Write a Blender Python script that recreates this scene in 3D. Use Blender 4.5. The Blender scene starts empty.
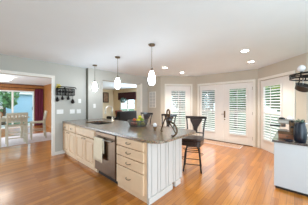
import bpy, bmesh, math, random
from mathutils import Vector, Matrix
random.seed(7)
R = math.radians
S = bpy.context.scene
COL = S.collection

# ------------------------------------------------------------------ camera
cam_d = bpy.data.cameras.new('camera'); cam = bpy.data.objects.new('camera', cam_d); COL.objects.link(cam)
cam.location = (0, 0, 1.4); cam.rotation_euler = (R(90), 0, R(-48))
cam_d.sensor_width = 36; cam_d.lens = 156/308*36; cam_d.clip_start = .02
S.camera = cam
# ------------------------------------------------------------------ world, exposure
S.view_settings.view_transform = 'Standard'; S.view_settings.look = 'None'
S.view_settings.exposure = 0.50; S.view_settings.gamma = 1
S.view_settings.use_curve_mapping = False
W = bpy.data.worlds.new('world'); S.world = W; W.use_nodes = True
wn = W.node_tree.nodes['Background']
wn.inputs[0].default_value = (.70, .87, 1, 1); wn.inputs[1].default_value = 2.3

def fill_light(name, loc, rot, sx, sy, power, col=(.70, .87, 1)):
    l = bpy.data.lights.new(name, 'AREA'); l.shape = 'RECTANGLE'; l.size = sx; l.size_y = sy; l.energy = power; l.color = col
    o = bpy.data.objects.new(name, l); COL.objects.link(o); o.location = loc; o.rotation_euler = rot
fill_light('daylight behind kitchen', (.5, -1.45, .9), (R(125), 0, R(4)), 3.6, 1.4, 52)       # added lamp behind the camera, tilted up to brighten the ceiling
fill_light('daylight family room', (7.16, 6.92, 1.15), (R(90), 0, R(71.6)), 1.75, 2.0, 120)  # added lamp, out of view, to brighten the family room
fill_light('daylight dining room', (-2.3, 8.0, 1.1), (R(90), 0, R(-90)), 4.6, 2.1, 160)  # added lamp out of view that lifts the dining room brightness

# ------------------------------------------------------------------ helpers
ORG = {}
class MB:
    def __init__(s, M=None): s.bm = bmesh.new(); s.M = M or Matrix.Identity(4)
    def _v(s, p): return s.bm.verts.new(s.M @ Vector(p))
    def _f(s, vs, smooth=False):
        try: f = s.bm.faces.new(vs); f.smooth = smooth
        except ValueError: pass
    def box(s, x0, x1, y0, y1, z0, z1, m=None):
        m = m or Matrix.Identity(4)
        v = [s._v(m @ Vector((x, y, z))) for z in (z0, z1) for x, y in ((x0, y0), (x1, y0), (x1, y1), (x0, y1))]
        for q in ((3,2,1,0), (4,5,6,7), (0,1,5,4), (1,2,6,5), (2,3,7,6), (3,0,4,7)): s._f([v[i] for i in q])
        return s
    def frustum(s, a, b):            # two quads of 4 points -> solid
        va = [s._v(p) for p in a]; vb = [s._v(p) for p in b]
        s._f(va[::-1]); s._f(vb)
        for i in range(4): s._f([va[i], va[(i+1)%4], vb[(i+1)%4], vb[i]])
        return s
    def tube(s, pts, r, seg=8, closed=False):
        pts = [Vector(p) for p in pts]; n = len(pts); rings = []
        rr = r if isinstance(r, (list, tuple)) else [r]*n
        for i, p in enumerate(pts):
            if closed: t = pts[(i+1)%n] - pts[i-1]
            else: t = pts[min(i+1, n-1)] - pts[max(i-1, 0)]
            t.normalize()
            if i == 0:
                up = Vector((0,0,1)) if abs(t.z) < .9 else Vector((1,0,0))
                a = t.cross(up).normalized()
            else: a = (a - t*a.dot(t)).normalized()
            b = t.cross(a)
            rings.append([s._v(p + (a*math.cos(2*math.pi*k/seg) + b*math.sin(2*math.pi*k/seg))*rr[i]) for k in range(seg)])
        for i in range(n if closed else n-1):
            A, B = rings[i], rings[(i+1)%n]
            for k in range(seg): s._f([A[k], A[(k+1)%seg], B[(k+1)%seg], B[k]], True)
        if not closed: s._f(rings[0][::-1]); s._f(rings[-1])
        return s
    def lathe(s, prof, c=(0,0,0), seg=24, m=None, sx=1, sy=1):
        m = m or Matrix.Identity(4); rings = []
        for r, z in prof:
            rings.append([s._v(m @ Vector((c[0]+sx*r*math.cos(2*math.pi*k/seg), c[1]+sy*r*math.sin(2*math.pi*k/seg), c[2]+z))) for k in range(seg)])
        for A, B in zip(rings, rings[1:]):
            for k in range(seg): s._f([A[k], A[(k+1)%seg], B[(k+1)%seg], B[k]], True)
        s._f(rings[0][::-1]); s._f(rings[-1])
        return s
    def ball(s, c, r, sx=1, sy=1, sz=1, seg=14):
        h = seg//2
        return s.lathe([(max(r*math.sin(math.pi*i/h), r*.01), -r*sz*math.cos(math.pi*i/h)) for i in range(h+1)], c, seg, None, sx, sy)
    def prism(s, poly, z0, z1, m=None, smooth=False):
        m = m or Matrix.Identity(4)
        a = [s._v(m @ Vector((x, y, z0))) for x, y in poly]; b = [s._v(m @ Vector((x, y, z1))) for x, y in poly]
        n = len(poly); s._f(a[::-1]); s._f(b)
        for i in range(n): s._f([a[i], a[(i+1)%n], b[(i+1)%n], b[i]], smooth)
        return s
    def slab(s, outer, hole, z0, z1):     # flat slab with a hole
        for z, flip in ((z1, 1), (z0, 0)):
            es = []; loops = []
            for lp in (outer, hole):
                vs = [s._v((x, y, z)) for x, y in lp]; loops.append(vs)
                es += [s.bm.edges.new((vs[i], vs[(i+1) % len(vs)])) for i in range(len(vs))]
            bmesh.ops.triangle_fill(s.bm, use_beauty=True, edges=es, normal=(0, 0, 1 if flip else -1))
            if flip: top = loops
            else: bot = loops
        for lp in (0, 1):
            n = len(top[lp])
            for i in range(n): s._f([bot[lp][i], bot[lp][(i+1)%n], top[lp][(i+1)%n], top[lp][i]])
        return s
    def build(s, name, mat, parent=None, base=None, bevel=0, local=False):
        bmesh.ops.recalc_face_normals(s.bm, faces=s.bm.faces)
        o_ = Vector((0,0,0))
        if not local:
            if parent is not None: o_ = ORG[parent.name]
            elif base is not None: o_ = Vector(base)
            bmesh.ops.translate(s.bm, verts=s.bm.verts, vec=-o_)
        me = bpy.data.meshes.new(name); s.bm.to_mesh(me); s.bm.free(); me.materials.append(mat)
        o = bpy.data.objects.new(name, me); COL.objects.link(o)
        if parent is not None: o.parent = parent
        elif not local: o.location = o_
        ORG[o.name] = o_
        if bevel:
            b = o.modifiers.new('bevel', 'BEVEL'); b.width = bevel; b.segments = 2; b.limit_method = 'ANGLE'
        return o
def tag(o, label=None, cat=None, group=None, kind=None):
    if label: o['label'] = label
    if cat: o['category'] = cat
    if group: o['group'] = group
    if kind: o['kind'] = kind
    return o
def empty(name, loc, rz=0):
    o = bpy.data.objects.new(name, None); COL.objects.link(o); o.location = loc; o.rotation_euler = (0,0,rz)
    o.empty_display_size = .1; ORG[o.name] = Vector(loc); return o
def thing(name, label, cat, loc=(0,0,0), rz=0, group=None): return tag(empty(name, loc, rz), label, cat, group)
def dup(o, loc, rz, label):
    r = o.copy(); COL.objects.link(r); r.location = loc; r.rotation_euler = (0,0,rz); r['label'] = label
    for ch in list(o.children):
        c = ch.copy(); COL.objects.link(c); c.parent = r
        for g in list(ch.children):
            d = g.copy(); COL.objects.link(d); d.parent = c
    return r
def struct(o): o['kind'] = 'structure'; return o
def frame(p0, p1):                       # local (s along the wall, n outward, z up)
    d = (Vector(p1) - Vector(p0)).normalized()
    return Matrix(((d.x, -d.y, 0, p0[0]), (d.y, d.x, 0, p0[1]), (0, 0, 1, 0), (0, 0, 0, 1)))
def wall(name, p0, p1, mat, opens=(), th=.12, z1=2.44):
    M = frame(p0, p1); L = (Vector(p1)-Vector(p0)).length; m = MB(M); s = 0
    for a, b, za, zb in sorted(opens):
        if a > s: m.box(s, a, 0, th, 0, z1)
        if za > 0: m.box(a, b, 0, th, 0, za)
        if zb < z1: m.box(a, b, 0, th, zb, z1)
        s = b
    if s < L: m.box(s, L, 0, th, 0, z1)
    return struct(m.build(name, mat, base=(p0[0], p0[1], 0)))
def arc(c, r, a0, a1, n=8): return [(c[0]+r*math.cos(a0+(a1-a0)*i/n), c[1]+r*math.sin(a0+(a1-a0)*i/n)) for i in range(n+1)]
def rrect(x0, x1, y0, y1, r, n=6):
    return arc((x1-r, y1-r), r, 0, math.pi/2, n) + arc((x0+r, y1-r), r, math.pi/2, math.pi, n) + arc((x0+r, y0+r), r, math.pi, 1.5*math.pi, n) + arc((x1-r, y0+r), r, 1.5*math.pi, 2*math.pi, n)
def spline(pts, n=6):
    P = [Vector(p) for p in pts]; out = []
    for i in range(len(P)-1):
        a, b, c, d = P[max(i-1,0)], P[i], P[i+1], P[min(i+2, len(P)-1)]
        for k in range(n):
            t = k/n; out.append(.5*((2*b)+(c-a)*t+(2*a-5*b+4*c-d)*t*t+(3*b-a-3*c+d)*t**3))
    out.append(P[-1]); return out

# ------------------------------------------------------------------ materials
def srgb(r, g, b):
    f = lambda c: (c/255/12.92 if c/255 <= .04045 else ((c/255+.055)/1.055)**2.4)
    return (f(r), f(g), f(b), 1)
def mat(name, c, rough=.5, metal=0, var=.06, scale=8, bump=0, coat=0, emit=0, spec=.5, stretch=None):
    m = bpy.data.materials.new(name); m.use_nodes = True; nt = m.node_tree; b = nt.nodes['Principled BSDF']
    b.inputs['Roughness'].default_value = rough; b.inputs['Metallic'].default_value = metal
    b.inputs['Coat Weight'].default_value = coat; b.inputs['Specular IOR Level'].default_value = spec
    tc = nt.nodes.new('ShaderNodeTexCoord'); nz = nt.nodes.new('ShaderNodeTexNoise'); nz.inputs['Scale'].default_value = scale
    nz.inputs['Detail'].default_value = 4
    if stretch:
        mp = nt.nodes.new('ShaderNodeMapping'); mp.inputs['Scale'].default_value = stretch
        nt.links.new(tc.outputs['Object'], mp.inputs[0]); nt.links.new(mp.outputs[0], nz.inputs['Vector'])
    else: nt.links.new(tc.outputs['Object'], nz.inputs['Vector'])
    cr = nt.nodes.new('ShaderNodeValToRGB'); cr.color_ramp.elements[0].position = .3; cr.color_ramp.elements[1].position = .7
    cr.color_ramp.elements[0].color = tuple(x*(1-var) for x in c[:3])+(1,); cr.color_ramp.elements[1].color = tuple(min(1, x*(1+var)) for x in c[:3])+(1,)
    nt.links.new(nz.outputs['Fac'], cr.inputs[0]); nt.links.new(cr.outputs[0], b.inputs['Base Color'])
    if bump:
        bp = nt.nodes.new('ShaderNodeBump'); bp.inputs['Strength'].default_value = bump; bp.inputs['Distance'].default_value = .01
        nt.links.new(nz.outputs['Fac'], bp.inputs['Height']); nt.links.new(bp.outputs[0], b.inputs['Normal'])
    if emit: b.inputs['Emission Color'].default_value = c; b.inputs['Emission Strength'].default_value = emit
    return m
M_ceil = mat('ceiling paint', srgb(232,242,250), .9, var=.01, scale=3)
M_gray = mat('gray wall paint', srgb(194,193,186), .85, var=.012, scale=3)
M_greige = mat('greige wall paint', srgb(204,195,181), .85, var=.012, scale=3)
M_beige = mat('beige wall paint', srgb(228,210,178), .85, var=.012, scale=3)
M_white = mat('white trim paint', srgb(240,236,228), .35, var=.01, scale=5)
M_door = mat('white door paint', srgb(242,237,233), .4, var=.01, scale=5)
M_cream = mat('cream cabinet paint', srgb(230,199,165), .4, var=.04, scale=6, stretch=(1,1,.25))
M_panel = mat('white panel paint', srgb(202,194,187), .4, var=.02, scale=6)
M_desk = mat('white desk panel', srgb(204,207,209), .45, var=.01)
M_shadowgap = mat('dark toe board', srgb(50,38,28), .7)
M_steel = mat('brushed steel', srgb(116,94,76), .3, 1, var=.08, scale=6, stretch=(2,2,40))
M_steel2 = mat('bright steel', srgb(190,188,184), .28, 1, var=.05)
M_bowlsteel = mat('dark satin steel', srgb(84,80,76), .45, .8, var=.05)
M_nickel = mat('brushed nickel', srgb(232,224,210), .4, .85, var=.04)
M_pewter = mat('dark pewter pull', srgb(120,108,92), .35, 1, var=.05)
M_iron = mat('black wrought iron', srgb(34,29,27), .45, .6, var=.15, scale=20)
M_wire = mat('dark gray wire', srgb(104,98,92), .45, .5, var=.15, scale=20)
M_bronze = mat('bronze wrought iron', srgb(92,68,40), .4, .7, var=.25, scale=14)
M_brass = mat('aged brass', srgb(110,88,60), .35, 1, var=.1)
M_leather = mat('dark brown leather', srgb(46,31,27), .3, var=.15, scale=25, bump=.1, coat=.2)
M_wood_dark = mat('dark stained wood', srgb(44,28,24), .25, var=.2, scale=6, stretch=(1,1,8), coat=.4)
M_wood_wall = mat('brown wood paneling', srgb(168,108,56), .45, var=.2, scale=5, stretch=(6,6,.6))
M_wood_crown = mat('dark wood crown', srgb(110,64,34), .4, var=.2, scale=5, stretch=(.6,6,6))
M_box = mat('reddish wood', srgb(160,104,74), .4, var=.15, scale=6, stretch=(1,8,8))
M_chair = mat('antique white wood', srgb(198,188,166), .45, var=.05)
M_tabletop = mat('pale gray wood', srgb(190,180,160), .4, var=.1, scale=5, stretch=(.8,8,8))
M_towel = mat('cream terry towel', srgb(246,232,206), .95, var=.05, scale=90, bump=.5)
M_curtain = mat('burgundy curtain cloth', srgb(116,42,62), .9, var=.12, scale=30)
M_valance = mat('dark maroon cloth', srgb(62,24,26), .9, var=.2, scale=20)
M_rug = mat('pale rug', srgb(222,214,216), .95, var=.06, scale=14, bump=.2)
M_mat = mat('pinkish woven mat', srgb(196,160,138), .95, var=.18, scale=22, bump=.2)
M_plate = mat('white plastic', srgb(245,245,242), .35, var=.005)
M_blackplastic = mat('black plastic', srgb(22,22,24), .3, var=.1)
M_navy = mat('navy enamel', srgb(16,24,38), .35, var=.2, scale=10, coat=.1)
M_ceramic = mat('white ceramic', srgb(236,232,232), .2, var=.01, coat=.4)
M_amber = mat('amber glaze', srgb(120,86,52), .2, var=.15, scale=12, coat=.5)
M_sofa = mat('dark brown upholstery', srgb(30,22,20), .85, var=.15, scale=18)
M_cush = mat('rust cushion cloth', srgb(128,66,44), .9, var=.1, scale=18)
M_fy = mat('yellow green fruit skin', srgb(206,196,50), .35, var=.2, scale=9)
M_fg = mat('green fruit skin', srgb(120,150,46), .35, var=.2, scale=9)
M_fr = mat('orange red fruit skin', srgb(200,92,46), .35, var=.2, scale=9)
M_bark = mat('tree bark', srgb(96,80,64), .9, var=.25, scale=8, bump=.5)
M_leaf = mat('green leaves', srgb(92,132,76), .6, var=.35, scale=2.5)
M_leaf2 = mat('dark green leaves', srgb(74,100,86), .6, var=.35, scale=2.5)
M_leaf3 = mat('yellow green leaves', srgb(166,188,70), .6, var=.3, scale=2.5)
M_grass = mat('lawn grass', srgb(84,108,76), .95, var=.3, scale=5)
M_deck = mat('weathered deck boards', srgb(160,158,152), .8, var=.08, scale=4, stretch=(.5,12,1))
M_siding = mat('pale blue siding', srgb(176,206,228), .8, var=.03, scale=4)
M_roof = mat('gray roof shingle', srgb(150,150,152), .9, var=.15, scale=14)
M_straw = mat('woven basket', srgb(186,140,96), .9, var=.25, scale=30, bump=.4)
M_petal = mat('white petals', srgb(240,236,228), .7, var=.03)
M_yel = mat('yellow petals', srgb(226,204,70), .7, var=.1)
M_print = mat('brown art print', srgb(150,120,96), .6, var=.4, scale=6)
M_plaquegray = mat('pale gray inset', srgb(206,204,200), .6)
M_olive = mat('dark olive gray', srgb(116,116,104), .6, var=.03)
M_slot = mat('dark slot', srgb(60,58,56), .6)
M_lamp = mat('glowing white glass', (.9, .95, 1, 1), .3, emit=22, var=.0)
M_can = mat('recessed lamp lens', (1, .95, .86, 1), .3, emit=14, var=.0)
M_bowl = mat('frosted lamp bowl', (1, .96, .88, 1), .3, emit=6, var=.0)

def glass_mat():
    m = bpy.data.materials.new('window glass'); m.use_nodes = True; nt = m.node_tree; nt.nodes.clear()
    o = nt.nodes.new('ShaderNodeOutputMaterial'); mx = nt.nodes.new('ShaderNodeMixShader'); t = nt.nodes.new('ShaderNodeBsdfTransparent')
    g = nt.nodes.new('ShaderNodeBsdfGlossy'); g.inputs['Roughness'].default_value = .02; lw = nt.nodes.new('ShaderNodeLayerWeight'); lw.inputs[0].default_value = .5; pw = nt.nodes.new('ShaderNodeMath'); pw.operation = 'POWER'; pw.inputs[1].default_value = 5; fr = nt.nodes.new('ShaderNodeMath'); fr.operation = 'MULTIPLY_ADD'; fr.inputs[1].default_value = .7; fr.inputs[2].default_value = .03; nt.links.new(lw.outputs['Facing'], pw.inputs[0]); nt.links.new(pw.outputs[0], fr.inputs[0])
    t.inputs[0].default_value = (.95,.98,.97,1)
    nt.links.new(fr.outputs[0], mx.inputs[0]); nt.links.new(t.outputs[0], mx.inputs[1]); nt.links.new(g.outputs[0], mx.inputs[2]); nt.links.new(mx.outputs[0], o.inputs[0])
    return m
M_glass = glass_mat()
def floor_mat():
    m = bpy.data.materials.new('oak strip floor'); m.use_nodes = True; nt = m.node_tree; b = nt.nodes['Principled BSDF']; L = nt.links.new
    tc = nt.nodes.new('ShaderNodeTexCoord'); br = nt.nodes.new('ShaderNodeTexBrick'); L(tc.outputs['Object'], br.inputs['Vector'])
    br.offset = .37; br.offset_frequency = 2
    for k, v in (('Scale', 1), ('Mortar Size', .0016), ('Brick Width', 1.1), ('Row Height', .083), ('Bias', 0)): br.inputs[k].default_value = v
    br.inputs['Color1'].default_value = srgb(208,136,56); br.inputs['Color2'].default_value = srgb(168,100,36); br.inputs['Mortar'].default_value = srgb(122,68,28)
    mp = nt.nodes.new('ShaderNodeMapping'); mp.inputs['Scale'].default_value = (1.2, 26, 1); L(tc.outputs['Object'], mp.inputs[0])
    nz = nt.nodes.new('ShaderNodeTexNoise'); nz.inputs['Scale'].default_value = 2.2; nz.inputs['Detail'].default_value = 6; L(mp.outputs[0], nz.inputs['Vector'])
    cr = nt.nodes.new('ShaderNodeValToRGB'); cr.color_ramp.elements[0].position = .3; cr.color_ramp.elements[1].position = .7
    cr.color_ramp.elements[0].color = (.80,.76,.70,1); cr.color_ramp.elements[1].color = (1.05,1.05,1.05,1); L(nz.outputs['Fac'], cr.inputs[0])
    mx = nt.nodes.new('ShaderNodeMix'); mx.data_type = 'RGBA'; mx.blend_type = 'MULTIPLY'; mx.inputs[0].default_value = 1
    L(br.outputs['Color'], mx.inputs[6]); L(cr.outputs[0], mx.inputs[7]); L(mx.outputs[2], b.inputs['Base Color'])
    b.inputs['Roughness'].default_value = .3; b.inputs['Coat Weight'].default_value = .6; b.inputs['Coat Roughness'].default_value = .15; b.inputs['Coat IOR'].default_value = 1.6
    bp = nt.nodes.new('ShaderNodeBump'); bp.inputs['Strength'].default_value = .25; bp.inputs['Distance'].default_value = .003
    L(nz.outputs['Fac'], bp.inputs['Height']); L(bp.outputs[0], b.inputs['Normal'])
    return m
M_floor = floor_mat()
def granite(name, a, bcol, dark):
    m = bpy.data.materials.new(name); m.use_nodes = True; nt = m.node_tree; b = nt.nodes['Principled BSDF']; L = nt.links.new
    tc = nt.nodes.new('ShaderNodeTexCoord')
    n1 = nt.nodes.new('ShaderNodeTexNoise'); n1.inputs['Scale'].default_value = 60; n1.inputs['Detail'].default_value = 6; L(tc.outputs['Object'], n1.inputs['Vector'])
    n2 = nt.nodes.new('ShaderNodeTexVoronoi'); n2.inputs['Scale'].default_value = 90; L(tc.outputs['Object'], n2.inputs['Vector'])
    cr = nt.nodes.new('ShaderNodeValToRGB'); e = cr.color_ramp.elements; e[0].position = .36; e[0].color = dark; e[1].position = .62; e[1].color = bcol
    k = e.new(.48); k.color = a; L(n1.outputs['Fac'], cr.inputs[0])
    mx = nt.nodes.new('ShaderNodeMix'); mx.data_type = 'RGBA'; mx.blend_type = 'OVERLAY'; mx.inputs[0].default_value = .35
    L(cr.outputs[0], mx.inputs[6]); L(n2.outputs['Color'], mx.inputs[7]); L(mx.outputs[2], b.inputs['Base Color'])
    b.inputs['Roughness'].default_value = .28; b.inputs['Coat Weight'].default_value = 1; b.inputs['Coat Roughness'].default_value = .17; b.inputs['Coat IOR'].default_value = 1.6
    return m
M_granite = granite('beige gray granite', srgb(122,99,76), srgb(158,133,104), srgb(66,50,38))
M_granite_dark = granite('dark granite', srgb(62,54,50), srgb(96,86,80), srgb(30,26,26))

# ------------------------------------------------------------------ setting
FL = [(-1.3, -1.3), (4.68, -1.3), (4.68, -.25), (5.89, .80), (5.89, 2.97), (4.84, 3.95), (4.84, 4.90), (6.80, 5.82), (7.52, 7.98), (7.52, 11.72), (-2.32, 11.72), (-2.32, 4.7), (-1.3, 4.7)]
struct(MB().prism(FL, -.12, 0).build('floor', M_floor))
struct(MB().prism(FL, 2.44, 2.56).build('ceiling', M_ceil))
yW1, yW2 = 4.73, 4.60
wall('wall_left', (-3, yW1), (2.16, yW1), M_gray, [(2.1, 4.27, 0, 2.04)])
wall('wall_middle', (2.16, yW2), (4.72, yW2), M_gray, [(.47, 2.14, 0, 2.13)], th=.22)
P = [(4.72, 4.60), (4.72, 3.90), (5.77, 2.92), (5.77, .85), (4.56, -.19), (4.56, -1.3)]
wall('wall_back', P[0], P[1], M_greige)
wall('wall_bay_left', P[1], P[2], M_greige, [(.225, 1.205, .0, 2.06)])
wall('wall_bay_middle', P[2], P[3], M_greige, [(.13, 1.94, 0, 2.06)])
wall('wall_bay_right', P[3], P[4], M_greige, [(.10, 1.26, 0, 2.06)])
wall('wall_right', P[4], P[5], M_greige)
wall('wall_light_block', (-1.3, -1.3), (-1.3, 4.7), M_white)  # unseen wall added to block light on the left, white for bounce
# great room beyond
wall('wall_dining_side', (-2.2, 4.86), (-2.2, 11.6), M_wood_wall, [(.6, 5.4, 0, 2.2)])
wall('wall_dining_far', (-2.2, 11.6), (2.6, 11.6), M_wood_wall, [(2.40, 4.34, 0, 2.07)])
wall('wall_divider', (2.6, 11.6), (2.6, 4.86), M_wood_wall, th=.10)
wall('wall_family_far', (2.72, 11.2), (7.4, 11.2), M_beige)
wall('wall_family_right', (7.4, 11.2), (7.4, 8.0), M_beige, [(.95, 2.70, .7, 2.0)])
wall('wall_family_near', (7.4, 8.0), (6.7, 5.9), M_beige, [(.2, 2.0, .1, 2.2)], th=.1)
wall('wall_family_corner', (6.7, 5.9), (4.72, 4.98), M_beige, th=.1)
wall('wall_family_divider', (2.70, 4.86), (2.70, 11.2), M_beige, th=.04)
struct(MB().box(4.72, 4.84, 4.60, 5.05, 0, 2.44).build('wall_family_stub', M_beige))

# trims
def casing(name, p0, p1, s0, s1, ztop, w=.075, d=.022, bottom=0, sill=False):
    m = MB(frame(p0, p1))
    m.box(s0-w, s0, -d, 0, bottom, ztop+w); m.box(s1, s1+w, -d, 0, bottom, ztop+w); m.box(s0, s1, -d, 0, ztop, ztop+w)
    if sill: m.box(s0-w, s1+w, -d-.02, 0, bottom-.06, bottom)
    return struct(m.build(name, M_white, base=(p0[0], p0[1], 0), bevel=.006))
casing('trim_1', (-3, yW1), (2.16, yW1), 2.1, 4.245, 2.04, w=.07)
casing('trim_2', (2.16, yW2), (4.72, yW2), .47, 2.14, 2.13, w=.085, d=.02) if False else None
M_ = frame((2.16, yW2), (4.72, yW2))
struct(MB(M_).box(2.125, 2.14, -.005, .225, 0, 2.13).box(2.14, 2.22, -.02, 0, 0, 2.17).build('trim_2', M_white, base=(4.3, yW2, 0), bevel=.004))
casing('trim_3', P[1], P[2], .225, 1.205, 2.06, w=.07)
casing('trim_4', P[2], P[3], .13, 1.94, 2.06, w=.07)
casing('trim_5', P[3], P[4], .10, 1.26, 2.06, w=.07)
struct(MB(frame((-3,yW1),(2.16,yW1))).box(4.27, 5.16, -.016, 0, 0, .09).build('baseboard_left', M_white, base=(1.3,yW1,0), bevel=.004))
struct(MB(frame(P[0],P[1])).box(0, .70, -.016, 0, 0, .10).build('baseboard_back', M_white, base=(4.7,4.2,0), bevel=.004))
struct(MB(frame(P[1],P[2])).box(0, .155, -.016, 0, 0, .10).box(1.275, 1.436, -.016, 0, 0, .10).build('baseboard_bay', M_white, base=(4.7,3.9,0), bevel=.004))
struct(MB().box(2.148, 2.16, 4.602, 4.728, .895, 2.439).build('return_strip', M_olive, base=(2.154, 4.66, .9)))  # thin dark olive gray strip laid over the wall return
# wood crown band over the dining slider
struct(MB().box(-2.08, 2.6, 11.55, 11.6, 2.12, 2.40).build('trim_6', M_wood_wall, base=(0,11.6,2.1)))
struct(MB().box(-2.08, 2.6, 11.49, 11.6, 2.38, 2.44).build('trim_7', M_wood_crown, base=(0,11.6,2.3), bevel=.01))

# shuttered glazed doors
def glazed(name, p0, p1, s0, s1, g0, g1, handle=None, hinges=None, n0=.02, z0=.30, z1=1.885):
    M = frame(p0, p1); b = M @ Vector(((s0+s1)/2, n0, 0))
    n1 = n0+.045
    m = MB(M).box(s0, g0, n0, n1, .012, 2.05).box(g1, s1, n0, n1, .012, 2.05).box(g0, g1, n0, n1, .012, z0).box(g0, g1, n0, n1, z1, 2.05)
    root = struct(m.build(name, M_door, base=b, bevel=.004))
    MB(M).box(g0, g1, n1-.012, n1-.006, z0, z1).build('glass_pane', M_glass, root)
    # shutter: frame, louvers, tilt rod
    f = MB(M); w = .028; a, c = n0-.03, n0-.002
    f.box(g0-.01, g0+w, a, c, z0-.01, z1+.01).box(g1-w, g1+.01, a, c, z0-.01, z1+.01)
    for z in (z0-.01, (z0+z1)/2-.02, z1-.03): f.box(g0+w, g1-w, a, c, z, z+.04)
    f.build('shutter_frame', M_door, root, bevel=.002)
    lv = MB(M); zm = (z0+z1)/2
    for lo, hi, tilt in ((z0+.03, zm-.02, 24), (zm+.02, z1-.03, 20)):
        k = int((hi-lo)/.074)
        for i in range(k):
            z = lo+(i+.5)*(hi-lo)/k
            T = Matrix.Translation((0, n0-.012, z)) @ Matrix.Rotation(R(tilt), 4, 'X')
            lv.box(g0+w+.002, g1-w-.002, -.034, .034, -.004, .004, T)
    lv.build('louvers', M_door, root)
    sm = (g0+g1)/2
    MB(M).box(sm-.006, sm+.006, n0-.055, n0-.043, z0+.05, zm-.03).box(sm-.006, sm+.006, n0-.055, n0-.043, zm+.03, z1-.05).build('tilt_rod', M_door, root)
    if handle is not None:
        h = MB(M).box(handle-.022, handle+.022, n0-.008, n0, .86, 1.10).tube([(handle, n0-.008, .99), (handle, n0-.05, .99), (handle-.10, n0-.055, .985)], .009)
        h.lathe([(.022, 0), (.02, .012)], m=Matrix.Translation((handle, n0, .80)) @ Matrix.Rotation(R(90), 4, 'X'), seg=12)
        tag(h.build('handle', M_brass, root), 'aged brass lever handle with back plate')
    if hinges is not None:
        for z in (.25, 1.05, 1.85):
            tag(MB(M).box(hinges-.008, hinges+.008, n0-.012, n0, z-.05, z+.05).build('hinge', M_brass, root), 'aged brass hinge')
    return root
glazed('window_1', P[1], P[2], .228, 1.202, .40, 1.02)
glazed('door_1', P[2], P[3], .133, 1.033, .205, .765)
glazed('door_2', P[2], P[3], 1.037, 1.937, 1.215, 1.775, handle=1.08, hinges=1.937)
glazed('window_2', P[3], P[4], .103, 1.257, .25, .93)
struct(MB(frame(P[2],P[3])).box(.13, 1.94, -.03, .12, 0, .012).build('trim_8', M_brass, base=(5.77,2,0)))

# sliding patio door in the dining room
M = frame((-2.2, 11.6), (2.6, 11.6))
dr = MB(M)
dr.box(2.40, 2.46, -.03, .10, 0, 2.07).box(4.28, 4.34, -.03, .10, 0, 2.07).box(2.46, 4.28, -.03, .10, 2.0, 2.07).box(2.46, 4.28, -.03, .10, 0, .05).box(3.34, 3.42, 0, .06, .05, 2.0)
sd = struct(dr.build('door_3', M_white, base=(1.2, 11.6, 0), bevel=.004))
MB(M).box(2.46, 3.36, .04, .046, .05, 2.0).build('glass_pane', M_glass, sd)
MB(M).box(3.40, 4.28, .02, .026, .05, 2.0).build('glass_pane', M_glass, sd)
tag(MB(M).box(4.235, 4.26, -.05, -.03, .95, 1.15).build('handle', M_blackplastic, sd), 'black pull handle')

# family room window
M = frame((7.4, 11.2), (7.4, 4.0))
wd = MB(M)
for a, b in ((.95, 1.01), (1.79, 1.87), (2.64, 2.70)): wd.box(a, b, -.02, .08, .7, 2.0)
wd.box(1.01, 2.64, -.02, .08, 1.94, 2.0).box(1.01, 2.64, -.02, .08, .7, .76)
wd.box(1.01, 1.79, .02, .05, 1.33, 1.37).box(1.87, 2.64, .02, .05, 1.33, 1.37)
fw = struct(wd.build('window_3', M_white, base=(7.4, 9.4, .7)))
MB(M).box(1.01, 1.79, .03, .036, .76, 1.94).build('glass_pane', M_glass, fw)
MB(M).box(1.87, 2.64, .03, .036, .76, 1.94).build('glass_pane', M_glass, fw)

# ------------------------------------------------------------------ peninsula cabinets (fronts face -x at x = XF)
XF = 1.53; ZC = .85; XB = 2.14
def raised(mb, y0, y1, z0, z1, x, t=.028):
    """raised-panel front facing -x, outer face at x-t"""
    fr = .055 if (z1-z0) > .3 else .0
    if not fr:
        mb.box(x-t*.6, x, y0, y1, z0, z1)
        mb.frustum([(x-t*.6, y0+.006, z0+.006), (x-t*.6, y1-.006, z0+.006), (x-t*.6, y1-.006, z1-.006), (x-t*.6, y0+.006, z1-.006)],
                   [(x-t, y0+.016, z0+.016), (x-t, y1-.016, z0+.016), (x-t, y1-.016, z1-.016), (x-t, y0+.016, z1-.016)])
        return
    mb.box(x-t, x, y0, y0+fr, z0, z1).box(x-t, x, y1-fr, y1, z0, z1).box(x-t, x, y0+fr, y1-fr, z0, z0+fr).box(x-t, x, y0+fr, y1-fr, z1-fr, z1)
    a, b, c, d = y0+fr, y1-fr, z0+fr, z1-fr
    mb.box(x-t*.2, x, a, b, c, d); g = .014; h = .04
    mb.frustum([(x-t*.2, a+g, c+g), (x-t*.2, b-g, c+g), (x-t*.2, b-g, d-g), (x-t*.2, a+g, d-g)],
               [(x-t*.95, a+h, c+h), (x-t*.95, b-h, c+h), (x-t*.95, b-h, d-h), (x-t*.95, a+h, d-h)])
def pull(mb, y, z, x, w=.09):
    mb.tube(spline([(x, y-w/2, z+.006), (x-.02, y-w/2+.008, z), (x-.028, y, z-.008), (x-.02, y+w/2-.008, z), (x, y+w/2, z+.006)], 4), .005, 6)
def knob(mb, y, z, x):
    mb.lathe([(.005, 0), (.005, .012), (.015, .02), (.015, .026), (.008, .03)], m=Matrix.Translation((x, y, z)) @ Matrix.Rotation(R(-90), 4, 'Y'), seg=12)
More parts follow.
